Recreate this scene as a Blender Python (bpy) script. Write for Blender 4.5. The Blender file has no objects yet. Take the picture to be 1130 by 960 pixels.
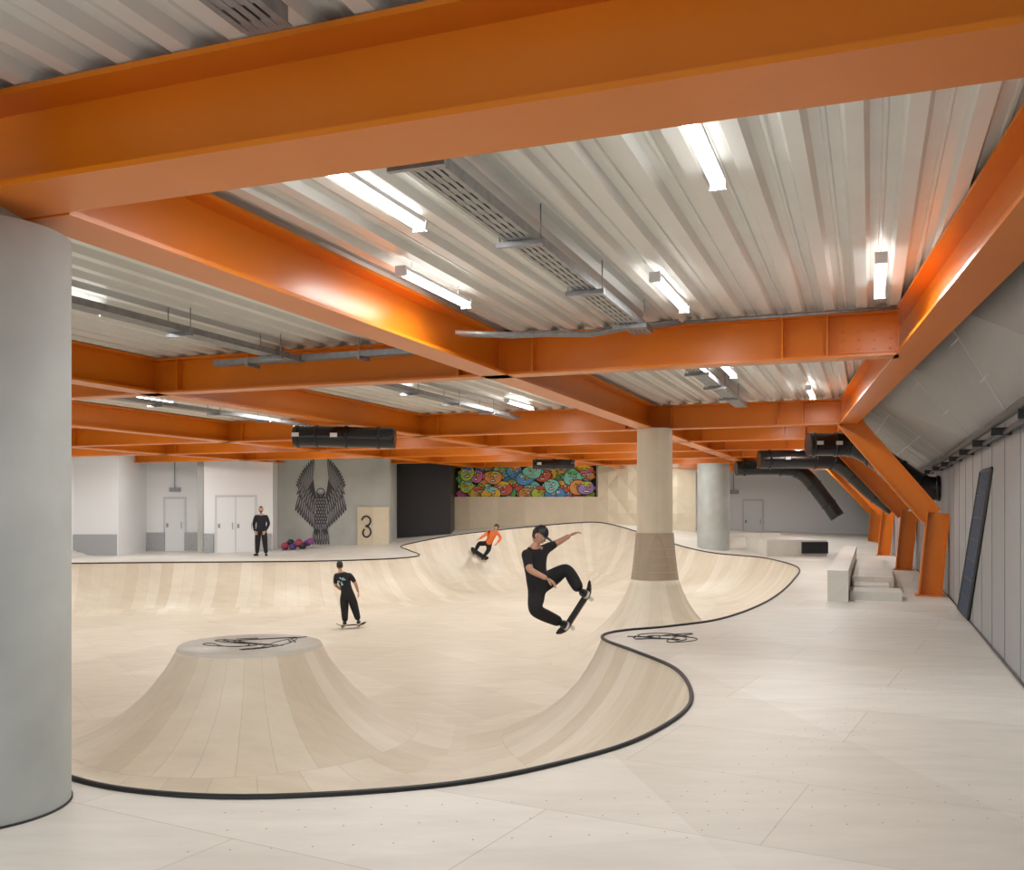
import bpy, bmesh, math, random
import numpy as np
from mathutils import Vector, Matrix
from mathutils.geometry import delaunay_2d_cdt
random.seed(4)
TH = math.radians(20.6); S = math.sin(TH); C = math.cos(TH)
scn = bpy.context.scene
col = scn.collection
try:
    scn.view_settings.view_transform = 'Standard'
except Exception: pass

def B(X, Y, z=0.0):          # building grid -> world metres
    return Vector((X*C + Y*S, -X*S + Y*C, z))
def lerp(a, b, t): return a + (b-a)*t
def pw(nodes, y):
    if y <= nodes[0][0]: return nodes[0][1]
    for (a, xa), (b, xb) in zip(nodes, nodes[1:]):
        if y <= b: return lerp(xa, xb, (y-a)/(b-a))
    return nodes[-1][1]

# ------------------------------------------------------------ materials
def mat(name, colr, rough=0.5, metal=0.0, noise=0.0, nscale=3.0, emit=None, estr=0, spec=0.5, stretch=(1,1,1), bump=0.0, coat=0.0):
    m = bpy.data.materials.new(name); m.use_nodes = True
    nt = m.node_tree; b = nt.nodes['Principled BSDF']
    b.inputs['Base Color'].default_value = (*colr, 1)
    b.inputs['Roughness'].default_value = rough
    b.inputs['Metallic'].default_value = metal
    b.inputs['Specular IOR Level'].default_value = spec
    if coat: b.inputs['Coat Weight'].default_value = coat; b.inputs['Coat Roughness'].default_value = 0.2
    if emit:
        b.inputs['Emission Color'].default_value = (*emit, 1); b.inputs['Emission Strength'].default_value = estr
    tc = nt.nodes.new('ShaderNodeTexCoord'); mp = nt.nodes.new('ShaderNodeMapping')
    mp.inputs['Scale'].default_value = stretch
    nt.links.new(tc.outputs['Object'], mp.inputs[0])
    n = nt.nodes.new('ShaderNodeTexNoise'); n.inputs['Scale'].default_value = nscale; n.inputs['Detail'].default_value = 6
    nt.links.new(mp.outputs[0], n.inputs['Vector'])
    if noise > 0:
        r = nt.nodes.new('ShaderNodeMapRange')
        r.inputs['From Min'].default_value = 0.3; r.inputs['From Max'].default_value = 0.7
        r.inputs['To Min'].default_value = 1-noise; r.inputs['To Max'].default_value = 1+noise*0.6
        nt.links.new(n.outputs[0], r.inputs[0])
        mx = nt.nodes.new('ShaderNodeVectorMath'); mx.operation = 'SCALE'
        mx.inputs[0].default_value = colr
        nt.links.new(r.outputs[0], mx.inputs['Scale'])
        nt.links.new(mx.outputs[0], b.inputs['Base Color'])
    if bump > 0:
        bp = nt.nodes.new('ShaderNodeBump'); bp.inputs['Strength'].default_value = bump; bp.inputs['Distance'].default_value = 0.01
        nt.links.new(n.outputs[0], bp.inputs['Height']); nt.links.new(bp.outputs[0], b.inputs['Normal'])
    return m

def ply_mat(name, base, rot=0.0, bw=2.4, bh=1.2, var=0.06, attr=None, rough=0.42, seam=0.9):
    m = bpy.data.materials.new(name); m.use_nodes = True
    nt = m.node_tree; N = nt.nodes; L = nt.links; b = N['Principled BSDF']
    b.inputs['Roughness'].default_value = rough; b.inputs['Specular IOR Level'].default_value = .4
    tc = N.new('ShaderNodeTexCoord')
    def brick(vec, w, h, off=0.5, ms=.004):
        k = N.new('ShaderNodeTexBrick'); k.offset = off
        k.inputs['Scale'].default_value = 1.0; k.inputs['Brick Width'].default_value = w; k.inputs['Row Height'].default_value = h
        k.inputs['Mortar Size'].default_value = ms; k.inputs['Mortar Smooth'].default_value = 0.2
        k.inputs['Color1'].default_value = (1+var*.5,)*3+(1,); k.inputs['Color2'].default_value = (1-var, 1-var*1.25, 1-var*1.6, 1)
        k.inputs['Mortar'].default_value = (seam, seam*.97, seam*.93, 1)
        L.new(vec, k.inputs['Vector']); return k
    mp = N.new('ShaderNodeMapping'); mp.inputs['Rotation'].default_value = (0, 0, rot)
    L.new(tc.outputs['Object'], mp.inputs[0])
    k1 = brick(mp.outputs[0], bw, bh)
    out = k1.outputs['Color']
    mp2 = N.new('ShaderNodeMapping'); mp2.inputs['Rotation'].default_value = (0, 0, rot+0.9)
    L.new(tc.outputs['Object'], mp2.inputs[0])
    k2 = brick(mp2.outputs[0], bw*1.5, bh*1.5, 0.3, 0)
    mul = N.new('ShaderNodeVectorMath'); mul.operation = 'MULTIPLY'
    L.new(out, mul.inputs[0]); L.new(k2.outputs['Color'], mul.inputs[1]); out = mul.outputs[0]
    if attr:
        at = N.new('ShaderNodeAttribute'); at.attribute_name = attr
        sx = N.new('ShaderNodeSeparateXYZ'); L.new(at.outputs['Vector'], sx.inputs[0])
        k3 = brick(at.outputs['Vector'], 0.34, 1.3, 0.5)
        k3.inputs['Color1'].default_value = (1.04, 1.035, 1.02, 1); k3.inputs['Color2'].default_value = (.91, .87, .81, 1)
        gt = N.new('ShaderNodeMath'); gt.operation = 'LESS_THAN'; gt.inputs[1].default_value = 1.0
        L.new(sx.outputs['Z'], gt.inputs[0])
        mixn = N.new('ShaderNodeMix'); mixn.data_type = 'VECTOR'
        L.new(gt.outputs[0], mixn.inputs['Factor'])
        L.new(out, mixn.inputs[4]); L.new(k3.outputs['Color'], mixn.inputs[5]); out = mixn.outputs[1]
    ns = N.new('ShaderNodeTexNoise'); ns.inputs['Scale'].default_value = 1.3; ns.inputs['Detail'].default_value = 8; ns.inputs['Roughness'].default_value = .65
    mp3 = N.new('ShaderNodeMapping'); mp3.inputs['Scale'].default_value = (1, 3.5, 1); mp3.inputs['Rotation'].default_value = (0, 0, rot)
    L.new(tc.outputs['Object'], mp3.inputs[0]); L.new(mp3.outputs[0], ns.inputs['Vector'])
    mr = N.new('ShaderNodeMapRange'); mr.inputs['From Min'].default_value = .3; mr.inputs['From Max'].default_value = .7
    mr.inputs['To Min'].default_value = .91; mr.inputs['To Max'].default_value = 1.05
    L.new(ns.outputs[0], mr.inputs[0])
    sc = N.new('ShaderNodeVectorMath'); sc.operation = 'SCALE'; L.new(out, sc.inputs[0]); L.new(mr.outputs[0], sc.inputs['Scale'])
    fin = N.new('ShaderNodeVectorMath'); fin.operation = 'MULTIPLY'; fin.inputs[1].default_value = base
    L.new(sc.outputs[0], fin.inputs[0]); L.new(fin.outputs[0], b.inputs['Base Color'])
    return m

ORANGE = mat('orange_paint', (0.74, 0.20, 0.008), 0.32, noise=.04, nscale=2, spec=.38)
CONC = mat('concrete', (0.50, 0.525, 0.505), 0.7, noise=.16, nscale=1.6, bump=.15)
CONC2 = mat('concrete_wall', (0.46, 0.48, 0.45), 0.8, noise=.14, nscale=.9)
DECKW = mat('ceiling_white_steel', (0.77, 0.77, 0.73), 0.33, noise=.03)
WHITE = mat('wall_white', (0.86, 0.865, 0.87), 0.6)
DOORW = mat('door_white', (0.82, 0.83, 0.84), 0.4)
GREYW = mat('wall_grey_cladding', (0.34, 0.35, 0.36), 0.45, noise=.04)
GREYS = mat('sloped_grey_panel', (0.30, 0.31, 0.31), 0.5, noise=.04)
SEAML = mat('seam_light', (0.5, 0.51, 0.51), 0.5)
SEAM = mat('seam_dark', (0.13, 0.135, 0.14), 0.5)
DFRAME = mat('door_frame', (0.68, 0.69, 0.70), 0.5)
BLACK = mat('black', (0.012, 0.012, 0.014), 0.45)
BLACKG = mat('black_duct_skin', (0.012, 0.012, 0.013), 0.25, bump=.3, nscale=9)
GALV = mat('galvanised', (0.33, 0.34, 0.35), 0.4, metal=.6, noise=.2, nscale=14)
GALVD = mat('galvanised_dark', (0.07, 0.07, 0.075), 0.5)
CHECK = mat('metal_skirting', (0.45, 0.46, 0.47), 0.45, metal=.2, noise=.5, nscale=38)
TUBE = mat('lamp_tube', (1, 1, 1), .4, emit=(1, 1, .98), estr=9)
GLASSB = mat('window_blue', (0.03, 0.06, 0.12), 0.5, noise=.6, nscale=12, spec=.15)
LABEL = mat('label_white', (.8, .8, .8), .5)
PLYD = ply_mat('deck_ply', (0.77, 0.745, 0.69), rot=.5, var=.06, seam=.74)
PLYB = ply_mat('bowl_ply', (0.79, 0.725, 0.615), rot=1.0, var=.06, attr='flow', seam=.8)
PLYW = ply_mat('wall_ply', (0.72, 0.64, 0.49), rot=0, bw=1.2, bh=.8, var=.08)
PLYDK = ply_mat('band_ply', (0.42, 0.34, 0.26), rot=0, bw=.5, bh=.4, var=.06)
PLYC = ply_mat('column_ply', (0.66, 0.58, 0.46), rot=0, bw=.5, bh=.4, var=.05)

# ------------------------------------------------------------ mesh builder
class M:
    def __init__(s): s.v = []; s.f = []; s.m = []; s.sm = []
    def add(s, vs, fs, mi=0, sm=False):
        o = len(s.v); s.v += [Vector(p) for p in vs]
        for f in fs: s.f.append([i+o for i in f]); s.m.append(mi); s.sm.append(sm)
    def box(s, a, b, mi=0):
        x0, y0, z0 = a; x1, y1, z1 = b
        s.add([(x0,y0,z0),(x1,y0,z0),(x1,y1,z0),(x0,y1,z0),(x0,y0,z1),(x1,y0,z1),(x1,y1,z1),(x0,y1,z1)],
              [(0,3,2,1),(4,5,6,7),(0,1,5,4),(1,2,6,5),(2,3,7,6),(3,0,4,7)], mi)
    def obox(s, c, ax, ay, az, mi=0):
        c = Vector(c); ax = Vector(ax); ay = Vector(ay); az = Vector(az)
        vs = [c+ax*i+ay*j+az*k for k in (-1,1) for (i,j) in ((-1,-1),(1,-1),(1,1),(-1,1))]
        s.add(vs, [(0,3,2,1),(4,5,6,7),(0,1,5,4),(1,2,6,5),(2,3,7,6),(3,0,4,7)], mi)
    def ext(s, prof, p0, p1, up=(0,0,1), mi=0):
        p0 = Vector(p0); p1 = Vector(p1); t = (p1-p0).normalized(); u = Vector(up)
        sd = t.cross(u).normalized(); u = sd.cross(t).normalized(); n = len(prof)
        vs = [p0+sd*x+u*y for x, y in prof]+[p1+sd*x+u*y for x, y in prof]
        fs = [(i, (i+1) % n, n+(i+1) % n, n+i) for i in range(n)]
        fs += [tuple(range(n))[::-1], tuple(range(n, 2*n))]
        s.add(vs, fs, mi)
    def ibeam(s, p0, p1, d=.5, w=.3, tf=.028, tw=.018, up=(0,0,1), mi=0):
        a = w/2; b = tw/2
        pr = [(-a,0),(a,0),(a,tf),(b,tf),(b,d-tf),(a,d-tf),(a,d),(-a,d),(-a,d-tf),(-b,d-tf),(-b,tf),(-a,tf)]
        s.ext(pr, p0, p1, up, mi)
    def tube(s, pts, rad, n=10, mi=0, sm=True):
        pts = [Vector(p) for p in pts]; k = len(pts)
        if not hasattr(rad, '__len__'): rad = [rad]*k
        up = None; vs = []
        for i, p in enumerate(pts):
            t = (pts[min(i+1, k-1)]-pts[max(i-1, 0)]).normalized()
            if up is None:
                up = Vector((0,0,1)) if abs(t.z) < .9 else Vector((1,0,0))
            sd = t.cross(up).normalized(); up = sd.cross(t).normalized()
            for j in range(n):
                a = 2*math.pi*j/n; vs.append(p+(sd*math.cos(a)+up*math.sin(a))*rad[i])
        fs = [(i*n+j, i*n+(j+1) % n, (i+1)*n+(j+1) % n, (i+1)*n+j) for i in range(k-1) for j in range(n)]
        o = len(s.v); s.add(vs, fs, mi, sm)
        s.f.append([o+j for j in range(n)][::-1]); s.m.append(mi); s.sm.append(False)
        s.f.append([o+(k-1)*n+j for j in range(n)]); s.m.append(mi); s.sm.append(False)
    def ell(s, c, ax, ay, az, mi=0, seg=16, rings=10, fn=None, mfn=None, keep=None):
        c = Vector(c); ax = Vector(ax); ay = Vector(ay); az = Vector(az); vs = []; q = []
        for i in range(rings+1):
            ph = math.pi*i/rings
            for j in range(seg):
                a = 2*math.pi*j/seg
                l = Vector((math.sin(ph)*math.cos(a), math.sin(ph)*math.sin(a), math.cos(ph)))
                if fn: l = fn(l)
                q.append(l); vs.append(c+ax*l.x+ay*l.y+az*l.z)
        for i in range(rings):
            for j in range(seg):
                f = (i*seg+j, (i+1)*seg+j, (i+1)*seg+(j+1) % seg, i*seg+(j+1) % seg)
                if keep:
                    cc = sum((q[k] for k in f), Vector())/4
                    if not keep(cc): continue
                s.f.append([k+len(s.v) for k in f]); s.m.append(mi); s.sm.append(True)
        s.v += vs
    def lathe(s, prof, c=(0,0,0), n=40, mi=0, sm=True):
        k = len(prof); vs = [(c[0]+r*math.cos(2*math.pi*j/n), c[1]+r*math.sin(2*math.pi*j/n), c[2]+z) for r, z in prof for j in range(n)]
        s.add(vs, [(i*n+j, i*n+(j+1) % n, (i+1)*n+(j+1) % n, (i+1)*n+j) for i in range(k-1) for j in range(n)], mi, sm)
    def disc(s, c, rx, rz, ang=0, mi=0, n=20, wob=None):   # flat ellipse in XZ plane facing -Y
        vs = []
        for j in range(n):
            a = 2*math.pi*j/n; q = 1
            if wob: q = 1+wob[0]*math.cos(2*a+wob[1])+wob[2]*math.cos(3*a+wob[3])
            x = rx*q*math.cos(a); z = rz*q*math.sin(a)
            vs.append((c[0]+x*math.cos(ang)-z*math.sin(ang), c[1], c[2]+x*math.sin(ang)+z*math.cos(ang)))
        s.add(vs, [tuple(range(n))], mi)
    def done(s, name, mats, frame='w', parent=None):
        if not isinstance(mats, (list, tuple)): mats = [mats]
        pts = [(B(p.x, p.y, p.z) if frame == 'b' else p) for p in s.v]
        lo = Vector([min(p[i] for p in pts) for i in range(3)]); hi = Vector([max(p[i] for p in pts) for i in range(3)])
        ctr = (lo+hi)/2
        if frame == 'b':
            R = Matrix.Rotation(TH, 3, 'Z'); vs = [R @ (p-ctr) for p in pts]
        else: vs = [p-ctr for p in pts]
        me = bpy.data.meshes.new(name); me.from_pydata(vs, [], s.f)
        for mm in mats: me.materials.append(mm)
        for p, mi, sm in zip(me.polygons, s.m, s.sm): p.material_index = mi; p.use_smooth = sm
        me.update()
        o = bpy.data.objects.new(name, me); col.objects.link(o); o.location = ctr
        if frame == 'b': o.rotation_euler.z = -TH
        if parent: o.parent = parent
        return o

def empty(name):
    e = bpy.data.objects.new(name, None); col.objects.link(e); e.empty_display_size = .1; return e

# ------------------------------------------------------------ bowl plan (metres, closed coping line)
CP = [(-9,14.5,0),(-12,19,0),(-14.6,23.5,0),(-15.3,26.6,0),(-14.0,28.5,0),(-11,29.3,0),(-7.5,29.75,0),(-5.4,30.4,0),(-3.9,31.6,0),(-3.2,32.8,.04),
      (-3.65,33.8,.17),(-4.05,34.7,.28),(-3.55,35.6,.4),(-2.27,36.7,.62),(-.89,37.5,.77),(.91,38.4,.93),(2.7,38.95,1.07),(3.75,38.9,1.06),
      (4.9,38,.76),(6.05,36.4,.35),(6.7,35.3,.16),(7.37,34.5,.04),(8.1,33.4,0),(8.5,31.4,0),(8.1,27,0),(6.6,22.3,0),(4.75,17.5,0),
      (3.27,14.6,0),(2.25,13.55,0),(1.55,13.1,0),(1.22,12.65,0),(1.2,12.1,0),(1.45,11.2,0),(1.72,9.9,0),(1.56,8.3,0),(1.05,7.14,0),(.46,6.42,0),
      (-.36,5.82,0),(-1.41,5.56,0),(-2.2,5.66,0),(-2.85,6.02,0),(-3.7,6.8,0),(-4.9,8.2,0),(-6.8,11.1,0)]
def catmull(P, step=.12):
    out = []; n = len(P)
    for i in range(n):
        p0, p1, p2, p3 = [Vector(P[(i+k-1) % n]) for k in range(4)]
        m = max(2, int((p2-p1).length/step))
        for j in range(m):
            t = j/m
            q = .5*((2*p1)+(p2-p0)*t+(2*p0-5*p1+4*p2-p3)*t*t+(3*p1-p0-3*p2+p3)*t**3)
            out.append((q.x, q.y, max(0, q.z)))
    return np.array(out)
CUR = catmull(CP)
nC = len(CUR)
A0 = CUR[:, :2]; A1 = np.roll(A0, -1, 0); Z0 = CUR[:, 2]; Z1 = np.roll(Z0, -1)
SEG = A1-A0; SL = np.linalg.norm(SEG, axis=1); ARC = np.concatenate([[0], np.cumsum(SL)[:-1]])
FLOOR = -1.4
VOL = (-3.5, 12.75); VR = .93; VZ = -.13
COL2 = (3.0, 20.0)
def nearest(P):
    P = np.atleast_2d(P); D = np.empty(len(P)); Z = np.empty(len(P)); A = np.empty(len(P))
    for s0 in range(0, len(P), 2000):
        q = P[s0:s0+2000][:, None, :]-A0[None]
        t = np.clip((q*SEG).sum(2)/(SL**2), 0, 1)
        r = q-t[..., None]*SEG; dd = (r**2).sum(2); k = dd.argmin(1); ar = np.arange(len(k))
        D[s0:s0+2000] = np.sqrt(dd[ar, k]); tt = t[ar, k]
        Z[s0:s0+2000] = Z0[k]*(1-tt)+Z1[k]*tt; A[s0:s0+2000] = ARC[k]+tt*SL[k]
    return D, Z, A
def inside(P):
    P = np.atleast_2d(P); x = P[:, 0][:, None]; y = P[:, 1][:, None]
    x0, y0, x1, y1 = A0[:, 0], A0[:, 1], A1[:, 0], A1[:, 1]
    c = ((y0 > y) != (y1 > y)) & (x < (x1-x0)*(y-y0)/(y1-y0+1e-12)+x0)
    return c.sum(1) % 2 == 1
def prof(t, D, R):
    T = np.sqrt(R*R-(R-D)**2)
    return np.where(t < T, R-np.sqrt(np.maximum(0, R*R-(T-np.minimum(t, T))**2)), 0), T
def bowl_z(P):
    P = np.atleast_2d(P).astype(float); t, zc, arc = nearest(P)
    D = zc-FLOOR; h, T = prof(t, D, D+.7)
    zone = t/T
    rv = np.hypot(P[:, 0]-VOL[0], P[:, 1]-VOL[1]); hv, Tv = prof(np.maximum(0, rv-VR), VZ-FLOOR, 2.15)
    rc = np.hypot(P[:, 0]-COL2[0], P[:, 1]-COL2[1]); hc, Tc = prof(np.maximum(0, rc-.5), 1.6, 2.2)
    k = .12
    def smax(a, b): return .5*(a+b+np.sqrt((a-b)**2+k*k*np.minimum(a, b).clip(0, 1)))
    hh = smax(smax(h, hc), hv)
    flow = np.stack([arc, t, zone], 1)
    isv = (hv > h) & (hv > hc); isc = (hc > h) & (hc > hv)
    av = np.arctan2(P[:, 1]-VOL[1], P[:, 0]-VOL[0]); ac = np.arctan2(P[:, 1]-COL2[1], P[:, 0]-COL2[0])
    flow[isv] = np.stack([av*1.6, rv-VR, (rv-VR)/Tv], 1)[isv]
    flow[isc] = np.stack([ac*1.2, rc-.5, (rc-.5)/Tc], 1)[isc]
    return FLOOR+hh, flow
def deck_z(P):
    P = np.atleast_2d(P); z = np.empty(len(P))
    sub = CUR[::4]
    for s0 in range(0, len(P), 2000):
        d = np.hypot(P[s0:s0+2000, 0][:, None]-sub[:, 0], P[s0:s0+2000, 1][:, None]-sub[:, 1])+1e-4
        w = d**-6; z[s0:s0+2000] = (w*sub[:, 2]).sum(1)/w.sum(1)
    return np.where(z < .03, 0, z)

# bowl mesh
pts = [tuple(p) for p in A0]
edges = [(i, (i+1) % nC) for i in range(nC)]
tang = np.roll(A0, -1, 0)-np.roll(A0, 1, 0); tang /= np.linalg.norm(tang, axis=1)[:, None]
nrm = np.stack([-tang[:, 1], tang[:, 0]], 1)
if not inside(A0[5]+nrm[5]*.1)[0]: nrm = -nrm
extra = []
for off in (.05, .12, .22, .36, .55):
    q = A0+nrm*off; d, _, _ = nearest(q); ok = inside(q) & (d > off*.93)
    qq = q[ok]; extra += [tuple(p) for p in qq[::1 if off < .3 else 2]]
ring = []
for r, n in ((VR, 56), (VR+.04, 56), (VR+.1, 56), (VR+.17, 56), (VR-.08, 40)):
    ring += [(VOL[0]+r*math.cos(2*math.pi*j/n), VOL[1]+r*math.sin(2*math.pi*j/n)) for j in range(n)]
for r, n in ((.5, 40), (.54, 40), (.6, 40), (.7, 40), (.82, 40)):
    ring += [(COL2[0]+r*math.cos(2*math.pi*j/n), COL2[1]+r*math.sin(2*math.pi*j/n)) for j in range(n)]
g = []
y = 5.3
while y < 40:
    st = .2 if y < 18 else .3
    for x in np.arange(-16, 9, st): g.append((x+random.uniform(-.01, .01), y+random.uniform(-.01, .01)))
    y += st
g = np.array(g); d, _, _ = nearest(g)
rv = np.hypot(g[:, 0]-VOL[0], g[:, 1]-VOL[1]); rc = np.hypot(g[:, 0]-COL2[0], g[:, 1]-COL2[1])
g = g[inside(g) & (d > .62) & ((rv > VR+.25) | (rv < VR-.15)) & (rc > .92)]
allp = pts+extra+ring+[tuple(p) for p in g]
res = delaunay_2d_cdt([Vector(p) for p in allp], edges, [], 0, 1e-5)
V = np.array([tuple(v) for v in res[0]]); F = [list(f) for f in res[2]]
cen = np.array([V[f].mean(0) for f in F]); ok = inside(cen)
F = [f for f, o in zip(F, ok) if o]
z, flow = bowl_z(V)
me = bpy.data.meshes.new('skate_bowl'); me.from_pydata([(a[0], a[1], b) for a, b in zip(V, z)], [], F)
me.materials.append(PLYB)
at = me.attributes.new('flow', 'FLOAT_VECTOR', 'POINT'); at.data.foreach_set('vector', flow.astype(np.float32).ravel())
for p in me.polygons: p.use_smooth = True
me.update(); bo = bpy.data.objects.new('skate_bowl', me); col.objects.link(bo)
bm = bmesh.new(); bm.from_mesh(me)
bmesh.ops.recalc_face_normals(bm, faces=bm.faces)
if sum(f.normal.z for f in bm.faces) < 0: bmesh.ops.reverse_faces(bm, faces=bm.faces)
bm.to_mesh(me); bm.free()

# wall / edge lines in building grid (Y, X)
WN = [(-4, 1.36), (7, 1.36), (20, 1.42), (28, 1.2), (36, .8), (50, .1)]
EN = [(-4, 1.25), (3.9, 1.1), (20, -.4), (36, -1.2), (50, -1.9)]
# deck (floor)
outer = [B(-26.5, -4), B(1.5, -4)]+[B(pw(WN, yy)+.1, yy) for yy in (7, 20, 28, 36, 50)]+[B(-26.5, 50)]
outer = [(p.x, p.y) for p in outer]
no = len(outer); dp = list(outer)+pts
de = [(i, (i+1) % no) for i in range(no)]+[(no+i, no+(i+1) % nC) for i in range(nC)]
gg = np.array([(x, y) for x in np.arange(-30, 22, 1.) for y in np.arange(-4, 52, 1.)])
gx = gg[:, 0]*C-gg[:, 1]*S; gy = gg[:, 0]*S+gg[:, 1]*C
d, _, _ = nearest(gg)
okk = (~inside(gg)) & (d > .4) & (gx > -26) & (gy > -3.5) & (gy < 49.5) & (gx < np.array([pw(WN, q)-.2 for q in gy]))
dp += [tuple(p) for p in gg[okk]]
res = delaunay_2d_cdt([Vector(p) for p in dp], de, [], 1, 1e-5)
V = np.array([tuple(v) for v in res[0]]); F = [list(f) for f in res[2]]
cen = np.array([V[f].mean(0) for f in F]); ins = inside(cen)
F = [f for f, o in zip(F, ins) if not o]
dd, zz, _ = nearest(V); zz = np.where(dd < .01, zz, deck_z(V))
me = bpy.data.meshes.new('floor'); me.from_pydata([(a[0], a[1], b) for a, b in zip(V, zz)], [], F); me.materials.append(PLYD)
bm = bmesh.new(); bm.from_mesh(me)
bmesh.ops.recalc_face_normals(bm, faces=bm.faces)
if sum(f.normal.z for f in bm.faces) < 0: bmesh.ops.reverse_faces(bm, faces=bm.faces)
bm.to_mesh(me); bm.free(); me.update()
col.objects.link(bpy.data.objects.new('floor', me))
# screw heads in rows on the near deck boards
m = M(); random.seed(8)
for i in range(46):
    for j in range(3):
        for (x0, y0, dx, dy) in ((-2.2, 3.6, .11, .0), (-1.6, 4.7, .10, .012), (.9, 4.9, .075, .10)):
            x = x0+dx*i; y = y0+dy*i+j*.3
            if y > 3.2 and B(1.2, 3).x*0+x*C-y*S < 1.2 and not inside([(x, y)])[0] and nearest([(x, y)])[0][0] > .12 and math.hypot(x+3.05, y-5.4) > .6 and i % 2 == j % 2:
                m.lathe([(.0005, .0012), (.005, .001), (.006, 0)], (x, y, 0), 6)
m.done('floor_screws', mat('screw_steel', (.35, .32, .28), .5))

# coping
m = M(); cl = [Vector(p)+Vector((0, 0, .008)) for p in CUR]; m.tube(cl+[cl[0]], .021, 8); m.done('bowl_coping', BLACK)

# volcano top plate and scribbled line drawings
def scribble(name, cx, cy, z, r, seed, lw=.007):
    random.seed(seed); m = M(); a = [random.uniform(0, 6.28) for _ in range(6)]
    P = []
    for j in range(150):
        t = j/149*2*math.pi
        x = .56*math.cos(2*t+a[0])+.34*math.cos(7*t+a[1])+.14*math.cos(11*t+a[4]); y = .52*math.sin(3*t+a[2])+.36*math.sin(5*t+a[3])+.12*math.sin(9*t+a[5])
        P.append((cx+r*x, cy+r*y, z))
    m.tube(P, lw, 5)
    for k in range(4):
        aa = random.uniform(0, 6.28); q = r*random.uniform(.6, .85)
        m.tube([(cx+q*math.cos(aa+.12*s_)*(1+.06*math.sin(3*s_)), cy+q*math.sin(aa+.12*s_), z) for s_ in range(6)], lw, 5)
    return m.done(name, BLACK)
m = M(); m.lathe([(0.001, .012), (VR-.015, .012), (VR, 0), (VR+.02, -.04)], (VOL[0], VOL[1], VZ), 56)
m.done('volcano_top_plate', mat('volcano_top', (.66, .63, .57), .4, noise=.05))
scribble('floor_drawing', VOL[0], VOL[1], VZ+.014, .72, 3)
scribble('floor_drawing', 1.98, 12.4, .004, .48, 7)
scribble('floor_drawing', 9.0, 35.2, .006, .5, 9)

# ------------------------------------------------------------ ceiling
ZD = 3.86
m = M(); xs = []; x = -26.5; pit = .33
while x < 1.6:
    xs += [(x, 0), (x+.07, 0), (x+.10, .065), (x+.165, .065), (x+.175, .052), (x+.195, .052), (x+.205, .065), (x+.27, .065), (x+.30, 0)]; x += pit
vs = [(a, -4.2, ZD+b) for a, b in xs]+[(a, 50, ZD+b) for a, b in xs]; n = len(xs)
m.add(vs, [(i, n+i, n+i+1, i+1) for i in range(n-1)])
m.box((-26.5, -4.2, ZD+.2), (1.6, 50, ZD+.3))
m.done('ceiling', DECKW, 'b')

HB = 3.35
def splice(m, x0, x1, Y, z0, z1, face):
    m.box((x0, Y+min(face*.012, face*.03), z0), (x1, Y+max(face*.012, face*.03), z1))
    nx = 4; nz = 4
    for i in range(nx):
        for j in range(nz):
            a = x0+.05+(x1-x0-.1)*i/(nx-1); b = z0+.05+(z1-z0-.1)*j/(nz-1)
            m.tube([(a, Y+face*.03, b), (a, Y+face*.05, b)], .014, 6, 0, False)
# transverse beams
m = M(); m.ibeam((-26, 3.88, HB), (pw(EN, 3.9)-.1, 3.88, HB), .5, .46, .03)
m.done('steel_beam', ORANGE, 'b')
ys = [11.2, 20, 24, 28, 32, 36, 40, 44]
for yy in ys:
    m = M(); xe = pw(EN, yy)
    m.ibeam((-26, yy, HB), (xe-.12, yy, HB), .5, .28)
    for xx in (-4.4, -9.8, -15.2, -20.6):
        for s_ in (-.5, .5): m.box((xx+s_-.01, yy-.13, HB+.03), (xx+s_+.01, yy+.13, HB+.47))
    splice(m, xe-.75, xe-.16, yy, HB+.05, HB+.45, -1)
    m.box((xe-.87, yy-.13, HB+.03), (xe-.85, yy+.13, HB+.47)); m.box((xe-1.35, yy-.13, HB+.03), (xe-1.33, yy+.13, HB+.47))
    m.done('steel_beam', ORANGE, 'b')
for xx in (-4.4, -9.8, -15.2, -20.6):
    m = M()
    m.ibeam((xx, 4.14, HB), (xx, 44, HB), .5, .36, .032)
    m.done('steel_beam', ORANGE, 'b')
m = M(); m.ibeam((1.1, 3.9, HB), (-.4, 20, HB), .5, .34, .03); m.done('steel_beam', ORANGE, 'b')
m = M(); m.ibeam((-.4, 20.02, HB), (-1.2, 36, HB), .5, .3, .03); m.done('steel_beam', ORANGE, 'b')
m = M(); m.ibeam((-1.2, 36.02, HB), (-1.7, 46, HB), .5, .3, .03); m.done('steel_beam', ORANGE, 'b')
m = M(); m.ibeam((-4.4, -4, HB), (-4.4, 3.6, HB), .5, .36); m.done('steel_beam', ORANGE, 'b')
# raking frames
for yy in (20, 28, 36, 43):
    xe = pw(EN, yy); xw = pw(WN, yy)-.52; m = M()
    d_ = .42
    pr = [(-.15, 0), (.15, 0), (.15, .03), (.01, .03), (.01, d_-.03), (.15, d_-.03), (.15, d_), (-.15, d_), (-.15, d_-.03), (-.01, d_-.03), (-.01, .03), (-.15, .03)]
    m.ext(pr, (xe-.2, yy, HB-.02), (xw+.05, yy, 1.40), up=(1, 0, .8))
    m.ext(pr, (xw+.12, yy, 1.62), (xw-.03, yy, 0.0), up=(1, 0, 0.1))
    m.box((xw-.08, yy-.2, 0), (xw+.45, yy+.2, .03))
    m.done('raking_steel_column', ORANGE, 'b')

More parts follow.
